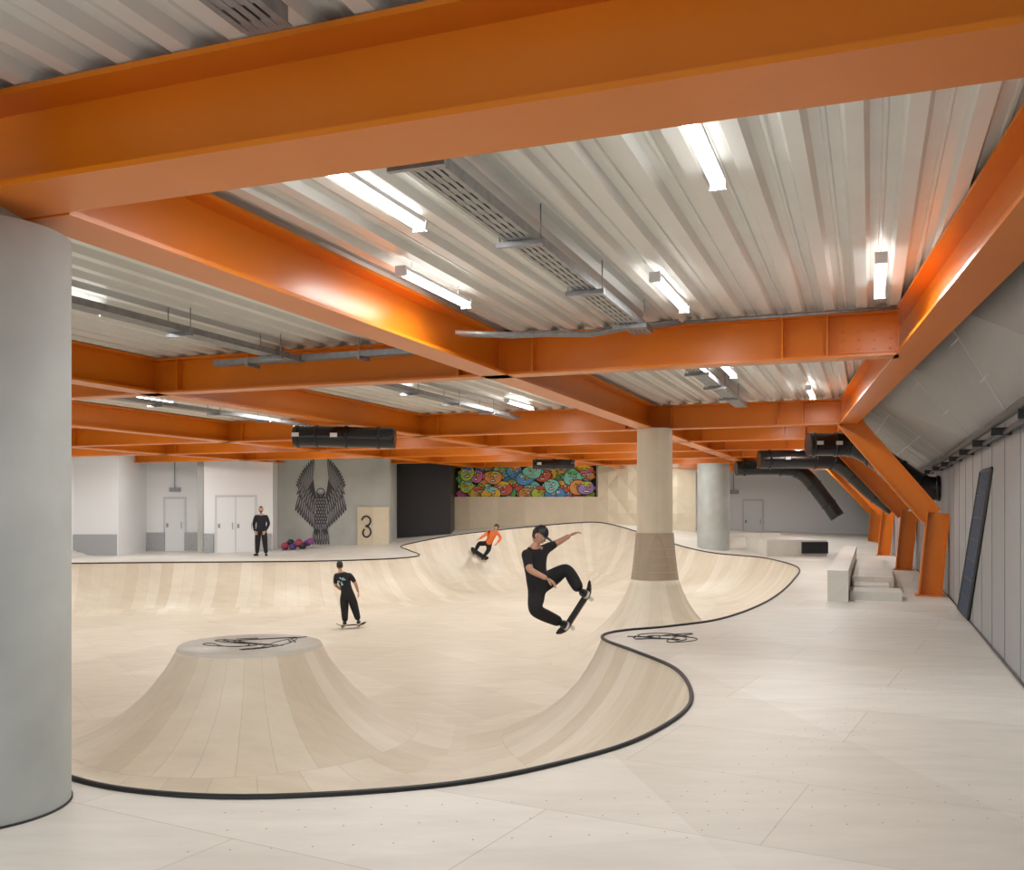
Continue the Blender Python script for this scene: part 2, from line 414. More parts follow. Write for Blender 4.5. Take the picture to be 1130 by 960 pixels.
# columns
m = M(); m.lathe([(.5, 0), (.5, HB-.1), (.001, HB-.1)], (-3.05, 5.4, 0), 64)
m.box((-3.3, 5.15, HB-.1), (-2.8, 5.65, HB), 0)
m.lathe([(.508, 0), (.508, .012), (.5, .012)], (-3.05, 5.4, 0), 64, 1)
m.done('concrete_column', [CONC, BLACK])
m = M(); m.lathe([(.6, 0), (.6, HB)], (7.6, 35.9, 0), 48); m.done('concrete_column', [CONC])
m = M()
m.lathe([(.5, .2), (.47, .4), (.43, .75), (.395, 1.17)], (*COL2, 0), 48, 1)
for q in range(1, 6): m.lathe([(.505-.02*q, .2+.16*q), (.508-.02*q, .206+.16*q)], (*COL2, 0), 48, 0)
m.lathe([(.375, 1.17), (.365, HB)], (*COL2, 0), 48, 0)
m.lathe([(.4, 1.17), (.375, 1.17)], (*COL2, 0), 48, 0)
m.done('ply_clad_column', [PLYC, PLYDK])

# ------------------------------------------------------------ right wall and sloped roof
ysn = [-4, 1, 3.9, 7, 11.2, 15, 20, 24, 28, 32, 36, 43, 50]
m = M(); ZW = 2.62
for a, b in zip(ysn, ysn[1:]):
    xa, xb = pw(WN, a), pw(WN, b)
    m.add([(xa, a, -.05), (xb, b, -.05), (xb, b, ZW), (xa, a, ZW)], [(0, 1, 2, 3)])
    m.add([(xa+.12, a, -.05), (xb+.12, b, -.05), (xb+.12, b, ZW), (xa+.12, a, ZW)], [(0, 3, 2, 1)])
yy = 2.0
while yy < 48:
    xw = pw(WN, yy)
    m.box((xw-.004, yy, 0), (xw+.01, yy+.012, ZW), 1); yy += 1.2
m.done('wall_right', [GREYW, SEAM], 'b')
m = M()
for a, b in zip(ysn, ysn[1:]):
    m.add([(pw(WN, a), a, ZW), (pw(WN, b), b, ZW), (pw(EN, b)+.19, b, 3.95), (pw(EN, a)+.19, a, 3.95)], [(0, 1, 2, 3)])
yy = 2.3
while yy < 48:
    w0 = Vector((pw(WN, yy), yy, ZW)); e0 = Vector((pw(EN, yy)+.19, yy, 3.95))
    m.tube([w0, w0.lerp(e0, .25), w0.lerp(e0, .5), w0.lerp(e0, .75), e0], .016, 5, 1, False); yy += 1.25
for k in (.33, .66):
    m.tube([Vector((lerp(pw(WN, a), pw(EN, a)+.19, k), a, lerp(ZW, 3.95, k))) for a in ysn], .016, 5, 1, False)
m.done('ceiling_sloped', [GREYS, SEAML], 'b')
m = M(); m.tube([(pw(WN, a)-.16, a, ZW-.04) for a in ysn[1:-1]], .045, 10)
m.tube([(pw(WN, a)-.07, a, ZW-.14) for a in ysn[1:-1]], .028, 8)
k = 3.
while k < 40: m.box((pw(WN, k)-.2, k, ZW-.17), (pw(WN, k)-.005, k+.04, ZW-.09)); k += 2
m.done('black_service_pipe', BLACK, 'b')
m = M()
for a, b in zip(ysn, ysn[1:]):
    m.tube([(pw(WN, a)-.01, a, .015), (pw(WN, b)-.01, b, .015)], .016, 4, 0, False)
m.done('baseboard_right', BLACK, 'b')
# slanted window set in the wall
xw = 1.375; m = M()
c4 = [(xw, 15.7, .03), (xw, 17.3, .03), (xw, 13.9, 2.17), (xw, 12.7, 2.17)]
m.add([(a-.008, b, c) for a, b, c in c4], [(0, 1, 2, 3)], 1)
def bar(p, q, r=.025): m.tube([p, q], r, 4, 0, False)
for i in range(4): bar(c4[i], c4[(i+1) % 4])
for k in range(1, 7):
    t = k/7; bar((xw-.008, lerp(15.7, 12.7, t), lerp(.03, 2.17, t)), (xw-.008, lerp(17.3, 13.9, t), lerp(.03, 2.17, t)), .01)
m.done('window_1', [BLACK, GLASSB], 'b')

# ------------------------------------------------------------ other walls
ZT = 3.95
def wallbox(name, a, b, mt=WHITE):
    m = M(); m.box(a, b); return m.done(name, mt)
m = M(); m.box((-26.5, -4, -.02), (-26.3, 34, ZT)); m.done('wall_left', WHITE, 'b')
wallbox('wall_back_left', (-22, 33.6, -.05), (-13.9, 33.9, ZT))
wallbox('wall_back_recess_side', (-14.0, 33.9, -.05), (-13.9, 36.4, ZT))
wallbox('wall_back_recess', (-14.0, 36.2, -.05), (-11.2, 36.4, ZT))
wallbox('wall_back_recess_return', (-11.5, 34.8, -.05), (-11.28, 36.3, ZT), CONC2)
wallbox('wall_back_doors', (-11.3, 34.8, -.05), (-8.75, 35.1, ZT))
wallbox('wall_back_doors_return', (-8.9, 35.1, -.05), (-8.75, 35.75, ZT))
wallbox('wall_back_concrete', (-8.75, 35.5, -.05), (-4.55, 35.75, ZT), CONC2)
wallbox('wall_back_concrete_return', (-4.8, 35.75, -.05), (-4.55, 37.6, ZT), CONC2)
wallbox('wall_back_black', (-4.85, 37.6, 0), (-2.42, 40.9, ZT), BLACK)
wallbox('wall_back_mural', (-2.5, 40.7, 0), (3.7, 40.9, ZT), WHITE)
wallbox('wall_back_ply', (-2.42, 40.1, 0), (3.62, 40.3, 2.15), PLYW)
m = M(); m.box((3.62, 40.1, 0), (7.75, 40.35, ZT))
for i in range(5):
    for j in range(6):
        cx = 4.05+i*.83+(j % 2)*.41; cz = .9+j*.56
        if cx+.4 > 7.75: continue
        m.add([(cx-.4, 40.095, cz), (cx, 40.095, cz-.54), (cx+.4, 40.095, cz), (cx, 40.095, cz+.54), (cx, 40.03, cz)],
              [(0, 1, 4), (1, 2, 4), (2, 3, 4), (3, 0, 4)])
m.done('wall_back_lozenge', PLYW)
wallbox('wall_back_lozenge_side', (7.6, 40.35, 0), (7.75, 46, ZT))
wallbox('wall_back_far', (7.6, 46, -.05), (18, 46.2, ZT))
m = M(); m.box((-22, 33.55, 0), (-13.95, 33.6, .75)); m.done('baseboard_back_left', CHECK)
m = M(); m.box((-13.9, 36.14, 0), (-13.2, 36.2, .75)); m.box((-12.45, 36.14, 0), (-11.5, 36.2, .75)); m.done('baseboard_recess', CHECK)
m = M(); m.box((-11.25, 34.74, 0), (-10.9, 34.8, .75)); m.box((-9.3, 34.74, 0), (-8.8, 34.8, .75)); m.done('baseboard_doors', CHECK)
def door(name, x0, x1, y, h, leaves=1):
    m = M(); m.box((x0-.06, y-.03, 0), (x0, y+.02, h+.06)); m.box((x1, y-.03, 0), (x1+.06, y+.02, h+.06)); m.box((x0, y-.03, h), (x1, y+.02, h+.06))
    w = (x1-x0)/leaves
    m.box((x0, y-.004, 0), (x1, y+.01, h), 3)
    for i in range(leaves):
        a = x0+i*w+.008; b = x0+(i+1)*w-.008
        m.box((a, y-.02, .01), (b, y+.01, h-.01), 1); m.box((a+.05, y-.03, .95), (a+.13, y-.02, 1.1), 2)
        m.tube([(b-.1, y-.06, .9), (b-.1, y-.06, 1.15)], .012, 6, 2)
    m.done(name, [DFRAME, DOORW, GALV, SEAM])
door('door_1', -13.2, -12.45, 36.19, 2.05)
door('door_2', -10.8, -9.4, 34.79, 2.1, 2)
door('door_3', 11.2, 12.1, 45.98, 2.05)
m = M(); m.box((-13.0, 36.1, 2.3), (-12.6, 36.18, 2.45)); m.tube([(-12.8, 36.1, 2.45), (-12.8, 36.1, 3.9)], .02, 6, 0); m.done('exit_sign', GALV)
m = M(); m.box((10.4, 45.7, 2.35), (10.9, 45.78, 2.55)); m.tube([(10.65, 45.74, 2.55), (10.65, 45.74, 3.9)], .02, 6, 0); m.done('exit_sign', GALV)

# eagle mural: raised wings, hanging secondary feathers, chest, head, talons
OD = mat('eagle_ink', (.05, .05, .055), .7); OL = mat('eagle_chalk', (.42, .42, .42), .7); OM = mat('eagle_mid', (.13, .13, .14), .7)
m = M(); ox, oy, oz = -7.13, 35.49, 1.85; lay = 0
def fe(x, z, deg, L, w, inner=True):
    global lay
    ang = math.radians(deg); n = 12
    for pas in ((0, 1., 1.), (2, .92, .66), (1, .8, .2)) if inner else ((0, 1., 1.),):
        lay += 1; vs = []; mi, fl, fw = pas
        dx, dz = math.cos(ang), math.sin(ang)
        for j in range(n):
            a = 2*math.pi*j/n; p = L*fl*(.5-.5*math.cos(a))+L*.03; q = w*fw*math.sin(a)*(.6+.4*p/L)
            vs.append((ox+x+dx*p-dz*q, oy-.002-lay*.0001, oz+z+dz*p+dx*q))
        m.add(vs, [tuple(range(n))], mi)
def both(x, z, deg, L, w, inner=True):
    fe(x, z, deg, L, w, inner); fe(-x, z, 180-deg, L, w, inner)
for sd in (-1, 1):
    q = [(.1, -.1), (.22, .5), (.3, 1.0), (.4, 1.35), (.62, 1.3), (.78, .9), (.82, .4), (.7, -.1), (.48, -.55), (.2, -.8)]
    m.add([(ox+sd*a, oy-.001, oz+b) for a, b in q], [tuple(range(len(q)))], 0)
for k in range(11):      # primaries fanning up and out
    t = k/10; both(.34+.22*t, .75-.45*t, lerp(94, 50, t), lerp(.95, .55, t), .06)
for k in range(11):     # secondaries hanging from the arm
    t = k/10; both(lerp(.68, .2, t), lerp(.65, -.15, t), lerp(-74, -98, t), lerp(.95, .95, t), .065)
for k in range(9):
    t = k/8; both(lerp(.64, .2, t), lerp(.8, .02, t), lerp(-62, -88, t), .52, .055)
for k in range(7):
    t = k/6; both(lerp(.58, .2, t), lerp(.9, .2, t), lerp(-45, -80, t), .26, .045)
for k in range(7): fe(-.18+.06*k, -.75, -90+(-9+3*k), .78, .055)
oy -= .02
m.disc((ox, oy, oz-.3), .27, .66, 0, 0)
for r in range(9):
    for k in range(5):
        m.disc((ox-.18+.09*k+(r % 2)*.04, oy-.003, oz+.16-.12*r), .032, .05, 0, 2, 8); m.disc((ox-.18+.09*k+(r % 2)*.04, oy-.005, oz+.15-.12*r), .010, .035, 0, 1, 8)
m.disc((ox, oy-.006, oz+.38), .17, .2, 0, 0)
m.disc((ox, oy-.008, oz+.44), .12, .1, 0, 1)
for sd in (-1, 1):
    m.disc((ox+sd*.06, oy-.011, oz+.42), .022, .022, 0, 0, 8)
    for k in range(3): fe(sd*.15+(k-1)*.05, -.92, -90+(k-1)*16, .26, .028, False)
m.add([(ox-.05, oy-.014, oz+.38), (ox+.05, oy-.014, oz+.38), (ox+.01, oy-.014, oz+.22)], [(0, 1, 2)], 2)
m.done('eagle_mural', [OD, OL, OM])

# ply panel with curly logo
m = M(); m.box((-5.75, 35.40, .2), (-4.58, 35.49, 1.72))
P = []
for j in range(17):
    a = math.radians(170-270*j/16); P.append((-5.42+.16*math.cos(a), 35.38, 1.20+.18*math.sin(a)))
for j in range(21):
    a = math.radians(95-330*j/20); P.append((-5.42+(.19-.004*j)*math.cos(a), 35.38, .78+(.22-.004*j)*math.sin(a)))
m.tube(P, .032, 6, 1); m.done('ply_panel_sign', [PLYW, BLACK])
# colourful cartoon faces mural
mc = [mat('mural_%d' % i, c, .6) for i, c in enumerate([(.01,.01,.012),(.9,.9,.88),(.9,.22,.5),(.95,.65,.05),(.15,.6,.18),(.12,.42,.85),(.8,.14,.08),(.3,.8,.7),(.5,.3,.75),(.95,.42,.12),(.65,.85,.12)])]
m = M(); my = 40.66; m.box((-2.41, my, 1.95), (3.6, my+.03, 3.55), 0)
random.seed(12); yo = my-.004
heads = []
for j in range(4):
    for i in range(9):
        heads.append((-2.15+i*.68+(j % 2)*.32+random.uniform(-.1, .1), 2.15+j*.42+random.uniform(-.07, .07)))
random.shuffle(heads); ci = 0
for hx, hz in heads:
    rx, rz = random.uniform(.33, .45), random.uniform(.27, .36)
    hx = min(max(hx, -2.41+rx+.05), 3.52-rx); hz = min(max(hz, 1.98+rz), 3.52-rz)
    wb = (random.uniform(-.08, .08), random.uniform(0, 6), random.uniform(.02, .1), random.uniform(0, 6))
    ci = (ci+1+random.randint(0, 2)) % 9
    for sd in (-1, 1):
        m.disc((hx+sd*rx*.95, yo+.0006, hz), .08, .1, 0, 0, 12); m.disc((hx+sd*rx*.95, yo+.0003, hz), .055, .075, 0, 2+ci, 12)
    m.disc((hx, yo, hz), rx, rz, 0, 0, 30, wb); yo -= .0012
    m.disc((hx, yo, hz), rx-.028, rz-.028, 0, 2+ci, 30, wb); yo -= .0012
    c2 = 2+(ci+random.randint(2, 6)) % 9
    if random.random() < .6: m.disc((hx, yo, hz+rz*.62), rx*.62, rz*.28, 0, c2, 16)
    e = random.uniform(.05, .085); tilt = random.uniform(-.03, .03)
    for sd in (-1, 1):
        ex, ez = hx+sd*.115, hz+.06+sd*tilt
        m.disc((ex, yo-.0006, ez), e+.015, e*.8+.015, 0, 0, 14); m.disc((ex, yo-.0018, ez), e, e*.8, 0, 1 if random.random() < .75 else 3, 14)
        m.disc((ex+.015, yo-.003, ez-.01), .027, .03, 0, 0, 8)
        m.tube([(ex-.08, yo-.002, ez+.1), (ex+.08, yo-.002, ez+.1+sd*random.uniform(-.05, .03))], .012, 4, 0)
    mw = random.uniform(.1, .17); mh = random.uniform(.03, .07); a = random.uniform(-.2, .2)
    m.disc((hx, yo-.0006, hz-.14), mw, mh, a, 0, 14); m.disc((hx, yo-.0018, hz-.14), mw-.02, mh*.5, a, 1, 10)
    m.tube([(hx-.01, yo-.001, hz+.06), (hx+.05, yo-.001, hz-.04), (hx-.02, yo-.001, hz-.06)], .012, 4, 0)
    yo -= .005
m.done('cartoon_faces_mural', mc)

# ------------------------------------------------------------ ledges on the right
m = M(); m.box((-.72, 18.2, 0), (-.36, 30, .56)); m.done('skate_ledge', PLYD, 'b')
m = M(); m.box((-.34, 18.6, 0), (.55, 19.6, .16)); m.box((-.34, 20.5, 0), (.45, 27.4, .3)); m.box((-.3, 19.6, 0), (.35, 20.5, .2)); m.done('skate_platform', PLYD, 'b')
m = M(); m.box((8.9, 33.2, 0), (11.0, 36.2, .56)); m.box((10.1, 33.1, .1), (11.0, 33.2, .5), 1); m.done('skate_ledge', [PLYD, BLACK])
m = M()
for k in range(10):
    a0 = math.radians(95+k*9); a1 = math.radians(95+(k+1)*9); R0, R1 = 4.0, 4.5; cx, cy = 11.6, 37.8
    q = [(cx+R*math.cos(a)*.75, cy+R*math.sin(a)*.6+.0) for R, a in ((R0, a0), (R1, a0), (R1, a1), (R0, a1))]
    m.add([(x, y, 0) for x, y in q]+[(x, y, .62) for x, y in q], [(4, 5, 6, 7), (0, 1, 5, 4), (1, 2, 6, 5), (2, 3, 7, 6), (3, 0, 4, 7)])
m.done('curved_ledge', PLYD)

# ------------------------------------------------------------ lights
def batten(X, Y, L=1.45, z=3.785, power=48):
    m = M()
    m.box((X-.05, Y-L/2, z), (X+.05, Y+L/2, z+.03), 1)
    m.tube([(X, Y-L/2, z-.01), (X, Y+L/2, z-.01)], .043, 10, 0)
    for s_ in (-1, 1):
        m.box((X-.05, Y+s_*(L/2)-.02, z-.055), (X+.05, Y+s_*(L/2)+.02, z+.035), 1)
        m.tube([(X, Y+s_*L*.35, z+.03), (X, Y+s_*L*.35, ZD+.06)], .006, 5, 1)
    o = m.done('batten_light', [TUBE, LABEL], 'b')
    li = bpy.data.lights.new('lamp', 'AREA'); li.shape = 'RECTANGLE'; li.size = .12; li.size_y = L; li.energy = power; li.color = (1, 1, .985)
    lo = bpy.data.objects.new('lamp', li); col.objects.link(lo); lo.parent = o; lo.location = (0, 0, -.09)
for X, Y in ((-.91, 5.45), (-3.1, 5.6), (-3.85, 8.2), (-1.81, 9.2), (.09, 9.2)):
    batten(X, Y, power=38)
for Y in (7.2, 14.5, 18, 22, 26, 30, 34, 38, 42):
    for X in (-1.6, -7.2, -12.5, -17.8, -23.2):
        p = B(X, Y)
        lim = 33 if p.x < -4.6 else (37 if p.x < -2.4 else (39.0 if p.x < 8 else 45))
        if p.y > lim: continue
        if Y == 7.2 and X > -5: continue
        batten(X+(.6 if Y in (18, 26, 34) else -.4), Y, power=45 if Y < 8 else (54 if Y < 20 else (66 if Y < 24 else 88)))
for X in (-2, -8, -14, -20): batten(X, -.5, power=58)

# ------------------------------------------------------------ cable trays
def tray(p0, p1, w=.3, h=.07, step=.22):
    m = M(); p0 = Vector(p0); p1 = Vector(p1); t = (p1-p0).normalized(); sd = t.cross(Vector((0, 0, 1))).normalized(); L = (p1-p0).length; u = Vector((0, 0, 1))
    c = (p0+p1)/2
    for s_ in (-1, 1): m.obox(c+sd*s_*w/2+u*h/2, t*L/2, sd*.004, u*h/2)
    for s_ in (-1, -.5, 0, .5, 1): m.obox(c+sd*s_*w*.44, t*L/2, sd*w*.075, u*.003)
    k = 0.06
    while k < L:
        m.obox(p0+t*k+u*.004, t*.05, sd*w/2, u*.004); k += step
    k = .6
    while k < L:
        q = p0+t*k; m.obox(q-u*.025, t*.02, sd*(w/2+.07), u*.02, 0)
        for s_ in (-1, 1): m.tube([q+sd*s_*(w/2+.05)-u*.03, Vector((q.x+sd.x*s_*(w/2+.05), q.y+sd.y*s_*(w/2+.05), ZD+.05))], .006, 5, 0)
        k += 1.7
    for s_ in (-.25, 0, .2): m.tube([p0+sd*w*s_+u*.02, p1+sd*w*s_+u*.02], .014, 6, 1)
    return m.done('cable_tray', [GALV, GALVD], 'b')
tray((-2.36, -2, 3.7), (-2.36, 3.35, 3.7), .22) ; tray((-2.40, 4.25, 3.66), (-2.40, 10.6, 3.66), .22)
tray((-7.1, 4.5, 3.62), (-7.1, 10.8, 3.62), .2); tray((-2.35, 11.6, 3.66), (-2.35, 19, 3.66), .22)
tray((-7.2, 12, 3.62), (-7.2, 19.4, 3.62), .2); tray((-12.5, 12, 3.62), (-12.5, 19.4, 3.62), .2); tray((-8.4, 10.8, 3.64), (-5, 10.8, 3.64), .14)
m = M()
for q in (0, .12):
    m.tube([(-4.1, 9.2+q, 3.55), (-3.6, 9.5+q, 3.55), (-3.35, 9.9+q, 3.62), (-2.9, 10.1+q, 3.62), (-2.6, 10.4+q, 3.72), (-2.0, 10.6+q, 3.78)], .026, 6)
m.tube([(-2., 10.95, 3.83), (.3, 10.95, 3.83)], .022, 6); m.done('conduit', GALV, 'b')
m = M()
for q in (0, .06): m.tube([(-5.6+q, -3, 3.6), (-5.6+q, 3.6, 3.6)], .015, 6)
m.tube([(-3.8, 2.2, 3.78), (-2.35, 2.8, 3.76), (-2.3, 3.2, 3.75)], .018, 6); m.done('conduit', GALV, 'b')

# ------------------------------------------------------------ black ducts
def smoothpts(P, n=8):
    P = [Vector(p) for p in P]; out = []
    for i in range(len(P)-1):
        p0 = P[max(i-1, 0)]; p1 = P[i]; p2 = P[i+1]; p3 = P[min(i+2, len(P)-1)]
        for j in range(n):
            t = j/n; out.append(.5*((2*p1)+(p2-p0)*t+(2*p0-5*p1+4*p2-p3)*t*t+(3*p1-p0-3*p2+p3)*t**3))
    return out+[P[-1]]
def duct(P, r, labels=()):
    m = M(); q = smoothpts(P); m.tube(q, r, 20)
    for k in range(2, len(q)-1, 6):
        t = (q[k+1]-q[k]).normalized(); m.tube([q[k]-t*.03, q[k]+t*.03], r+.02, 20)
    for k in labels:
        m.box((q[k].x-.07, q[k].y-r-.03, q[k].z-.02), (q[k].x+.07, q[k].y-r-.022, q[k].z+.06), 1)
    return m.done('ventilation_duct', [BLACKG, LABEL])
duct([(6.5, 20.9, 3.08), (7.1, 20.9, 3.08), (7.55, 20.8, 3.02), (8.1, 20.4, 2.6), (8.6, 20.0, 2.15), (8.95, 19.8, 2.1)], .25, (3, 8))
duct([(7.0, 27, 3.06), (8.6, 27, 3.06), (9.3, 27, 2.95), (10.1, 26.8, 2.2), (10.7, 26.6, 1.7)], .26, (4,))
duct([(8.0, 34, 3.1), (9.6, 34, 3.1), (10.4, 34, 2.9), (11.1, 33.8, 2.0), (11.5, 33.6, 1.35)], .26, (4,))
duct([(-4.35, 19, 3.12), (-3.9, 19, 3.12), (-3.1, 19, 3.10), (-2.33, 19, 3.08)], .21, (2, 12))
duct([(.7, 32, 3.15), (1.4, 32, 3.15), (2.1, 32, 3.15)], .17, (3,))

# helmets by the wall
m = M(); random.seed(2); hm = [mat('pad_%d' % i, c, .45) for i, c in enumerate([(.25, .06, .25), (.35, .05, .08), (.03, .03, .04), (.1, .06, .2)])]
for i in range(9):
    x = -8.35+i*.12+random.uniform(-.03, .03); y = 34.7+random.uniform(-.15, .15); zb = float(deck_z([(x, y)])[0])
    m.ell((x, y, zb+.11+(i % 3)*.07), (.14, 0, 0), (0, .16, 0), (0, 0, .13), i % 4, 14, 9, keep=lambda l: l.z > -.75)
m.done('helmet_pile', hm)

# ------------------------------------------------------------ people
SKIN = mat('skin', (.55, .30, .2), .5); HAIRM = mat('hair_dark', (.03, .02, .015), .6); CLB = mat('cloth_black', (.012, .012, .014), .8, bump=.5, nscale=14)
CLN = mat('cloth_navy', (.012, .013, .022), .85); CLO = mat('cloth_orange', (.85, .2, .05), .8); EYE = mat('eye_white', (.8, .8, .8), .3); LIP = mat('lips', (.4, .12, .1), .5)
TROU = mat('trousers_black', (.011, .011, .013), .85, bump=.5, nscale=14); SOLE = mat('shoe_sole', (.7, .7, .68), .6); GRAPH = mat('shirt_print', (.3, .5, .55), .7)
GRIP = mat('grip_tape', (.02, .02, .02), .9); MAPLE = mat('board_maple', (.30, .17, .12), .5); WHL = mat('wheel_urethane', (.75, .72, .62), .4)

def head(par, c, fwd, up, style):
    fwd = Vector(fwd).normalized(); up = Vector(up).normalized(); rt = fwd.cross(up).normalized(); up = rt.cross(fwd).normalized(); c = Vector(c)
    def fn(l):
        l = l.copy()
        if l.z < 0: l.x *= 1+.32*l.z; l.y = l.y*(1+.1*l.z)+(.12*-l.z if l.y > 0 else .18*l.z*l.y)
        if l.y > .8 and -.35 < l.z < .1: l.y += .22*max(0, 1-abs(l.x)/.22)*(1-abs(l.z+.15)/.3 if abs(l.z+.15) < .3 else 0)
        if l.y > .6 and .0 < l.z < .25 and .15 < abs(l.x) < .6: l.y -= .08
        if l.y > .6 and -.62 < l.z < -.42 and abs(l.x) < .3: l.y += .05
        return l
    m = M(); W, D_, H = .078, .098, .118
    m.ell(c, rt*W, fwd*D_, up*H, 0, 28, 22, fn)
    for s_ in (-1, 1):
        m.ell(c+rt*s_*W*.4+fwd*D_*.86+up*H*.05, rt*.014, fwd*.012, up*.009, 2, 8, 6)
        m.ell(c+rt*s_*W*.4+fwd*(D_*.86+.009)+up*H*.05, rt*.006, fwd*.005, up*.006, 3, 8, 6)
        m.ell(c+rt*s_*W*.4+fwd*D_*.9+up*H*.22, rt*.018, fwd*.006, up*.004, 1, 8, 6)
        m.ell(c+rt*s_*W*1.0-fwd*.005-up*.01, rt*.01, fwd*.018, up*.03, 0, 10, 8)
    m.ell(c+fwd*D_*.98-up*H*.47, rt*.024, fwd*.008, up*.007, 4, 10, 6)
    if style == 'cap':
        m.ell(c+up*.012, rt*W*1.1, fwd*D_*1.1, up*H*1.06, 5, 24, 16, None, None, lambda l: l.z > .15)
        m.ell(c+fwd*D_*1.25+up*H*.28, rt*W*.8, fwd*.075, up*.008, 5, 16, 6)
        m.ell(c, rt*W*1.06, fwd*D_*1.06, up*H*1.0, 1, 24, 16, fn, None, lambda l: l.y < -.05 and l.z > -.6)
    elif style == 'hair':
        m.ell(c, rt*W*1.09, fwd*D_*1.09, up*H*1.08, 1, 24, 16, fn, None, lambda l: (l.z > .42) or (l.y < -.1 and l.z > -.5) or (l.y < .2 and l.z > .1))
    elif style == 'short':
        m.ell(c, rt*W*1.03, fwd*D_*1.03, up*H*1.03, 1, 24, 16, fn, None, lambda l: (l.z > .55) or (l.y < .0 and l.z > -.3) or (l.y > .0 and l.z < -.35 and (abs(l.x) > .25 or l.z < -.6)))
    m.done('head', [SKIN, HAIRM, EYE, BLACK, LIP, BLACK], 'w', par)

def hand(par, w, d, n, side, curl=.5, name='hand'):
    d = Vector(d).normalized(); n = Vector(n); n = (n-d*n.dot(d)).normalized(); s_ = d.cross(n).normalized()*side
    w = Vector(w); m = M()
    m.ell(w+d*.045, d*.055, s_*.042, n*.017, 0, 14, 10)
    for k, L in enumerate((.072, .08, .075, .06)):
        b = w+d*.082+s_*(.03-.02*k); L0 = L
        a1, a2, a3 = curl*.5, curl*1.2, curl*1.8
        p = [b-d*.02, b]
        for seg_, a in ((.45, a1), (.3, a2), (.25, a3)):
            p.append(p[-1]+(d*math.cos(a)+n*math.sin(a))*L0*seg_)
        m.tube(p, [.0095, .0092, .0085, .0078, .0055], 8, 0)
    b = w+d*.025+s_*.032
    m.tube([b-s_*.015, b+s_*.018+d*.02+n*.005, b+s_*.028+d*.045+n*.015, b+s_*.026+d*.065+n*.024], [.013, .0115, .0095, .006], 8, 0)
    m.done(name, [SKIN], 'w', par)

def shoe(par, ank, d, up, name):
    d = Vector(d).normalized(); up = Vector(up); up = (up-d*up.dot(d)).normalized(); s_ = d.cross(up); a = Vector(ank)
    m = M(); c = a+d*.07-up*.045
    def fn(l):
        l = l.copy(); l.z = max(l.z, -.55)
        if l.x > 0: l.z *= (1-.45*l.x)
        return l
    m.ell(c, d*.145, s_*.052, up*.062, 0, 18, 12, fn)
    n = 18
    vs = []
    for zz_ in (-.048, -.026):
        for j in range(n):
            t = 2*math.pi*j/n; vs.append(c+d*.15*math.cos(t)+s_*.054*math.sin(t)+up*zz_)
    m.add(vs, [tuple(range(n))[::-1], tuple(range(n, 2*n))]+[(j, (j+1) % n, n+(j+1) % n, n+j) for j in range(n)], 1)
    m.done(name, [BLACK, SOLE], 'w', par)

RAD = dict(pelvis=.125, spine=.12, chest=.145, neck=.058, headb=.05, sh=.068, el=.046, wr=.031, hip=.098, kn=.072, an=.052)
def body(par, J, shirt, trousers, sleeves='short', scale=1.0, leg=1.0):
    names = list(J.keys()); idx = {n: i for i, n in enumerate(names)}
    E = [('pelvis','spine'),('spine','chest'),('chest','neck'),('neck','headb')]
    for s_ in 'LR': E += [('chest','sh'+s_),('sh'+s_,'el'+s_),('el'+s_,'wr'+s_),('pelvis','hip'+s_),('hip'+s_,'kn'+s_),('kn'+s_,'an'+s_)]
    bm = bmesh.new(); sk = bm.verts.layers.skin.verify(); bv = []
    for n in names:
        v = bm.verts.new(J[n]); k = n if n in RAD else n[:-1]; r = RAD[k]
        if k in ('pelvis', 'spine', 'chest', 'sh'): r *= scale
        if k in ('hip', 'kn', 'an'): r *= leg
        if k in ('el', 'wr') and sleeves == 'long': r *= 1.3
        v[sk].radius = (r, r); v[sk].use_root = (n == 'pelvis'); bv.append(v)
    for a, b in E: bm.edges.new((bv[idx[a]], bv[idx[b]]))
    me = bpy.data.meshes.new('tmp'); bm.to_mesh(me); bm.free()
    o = bpy.data.objects.new('tmp', me); col.objects.link(o)
    md = o.modifiers.new('s', 'SKIN'); md.use_smooth_shade = True; md.branch_smoothing = .6
    sb = o.modifiers.new('u', 'SUBSURF'); sb.levels = 2; sb.render_levels = 2
    dg = bpy.context.evaluated_depsgraph_get(); dg.update()
    nm = bpy.data.meshes.new_from_object(o.evaluated_get(dg)); bpy.data.objects.remove(o)
    nm.name = 'body'; nm.materials.clear()
    for mm in (shirt, trousers, SKIN): nm.materials.append(mm)
    VJ = {k: Vector(v) for k, v in J.items()}
    for p in nm.polygons:
        p.use_smooth = True; c = p.center; best = 1e9
        for a, b in E:
            A = VJ[a]; Bq = VJ[b]; t = max(0, min(1, (c-A).dot(Bq-A)/((Bq-A).length_squared+1e-9)))
            dd_ = (c-(A+(Bq-A)*t)).length-.04*(a in ('pelvis','spine','chest'))
            if dd_ < best: best = dd_; be = (a, b, t)
        a, b, t = be
        if b == 'headb' or (b == 'neck' and t > .75): k = 2
        elif a.startswith('el'): k = 2 if sleeves == 'short' else 0
        elif a.startswith('sh'): k = 2 if (sleeves == 'short' and t > .8) else 0
        elif a.startswith('hip') or a.startswith('kn') or b.startswith('hip'): k = 1
        elif a == 'pelvis' and t < .05: k = 1
        else: k = 0
        p.material_index = k
    ob = bpy.data.objects.new('body', nm); col.objects.link(ob); ob.parent = par
    return ob

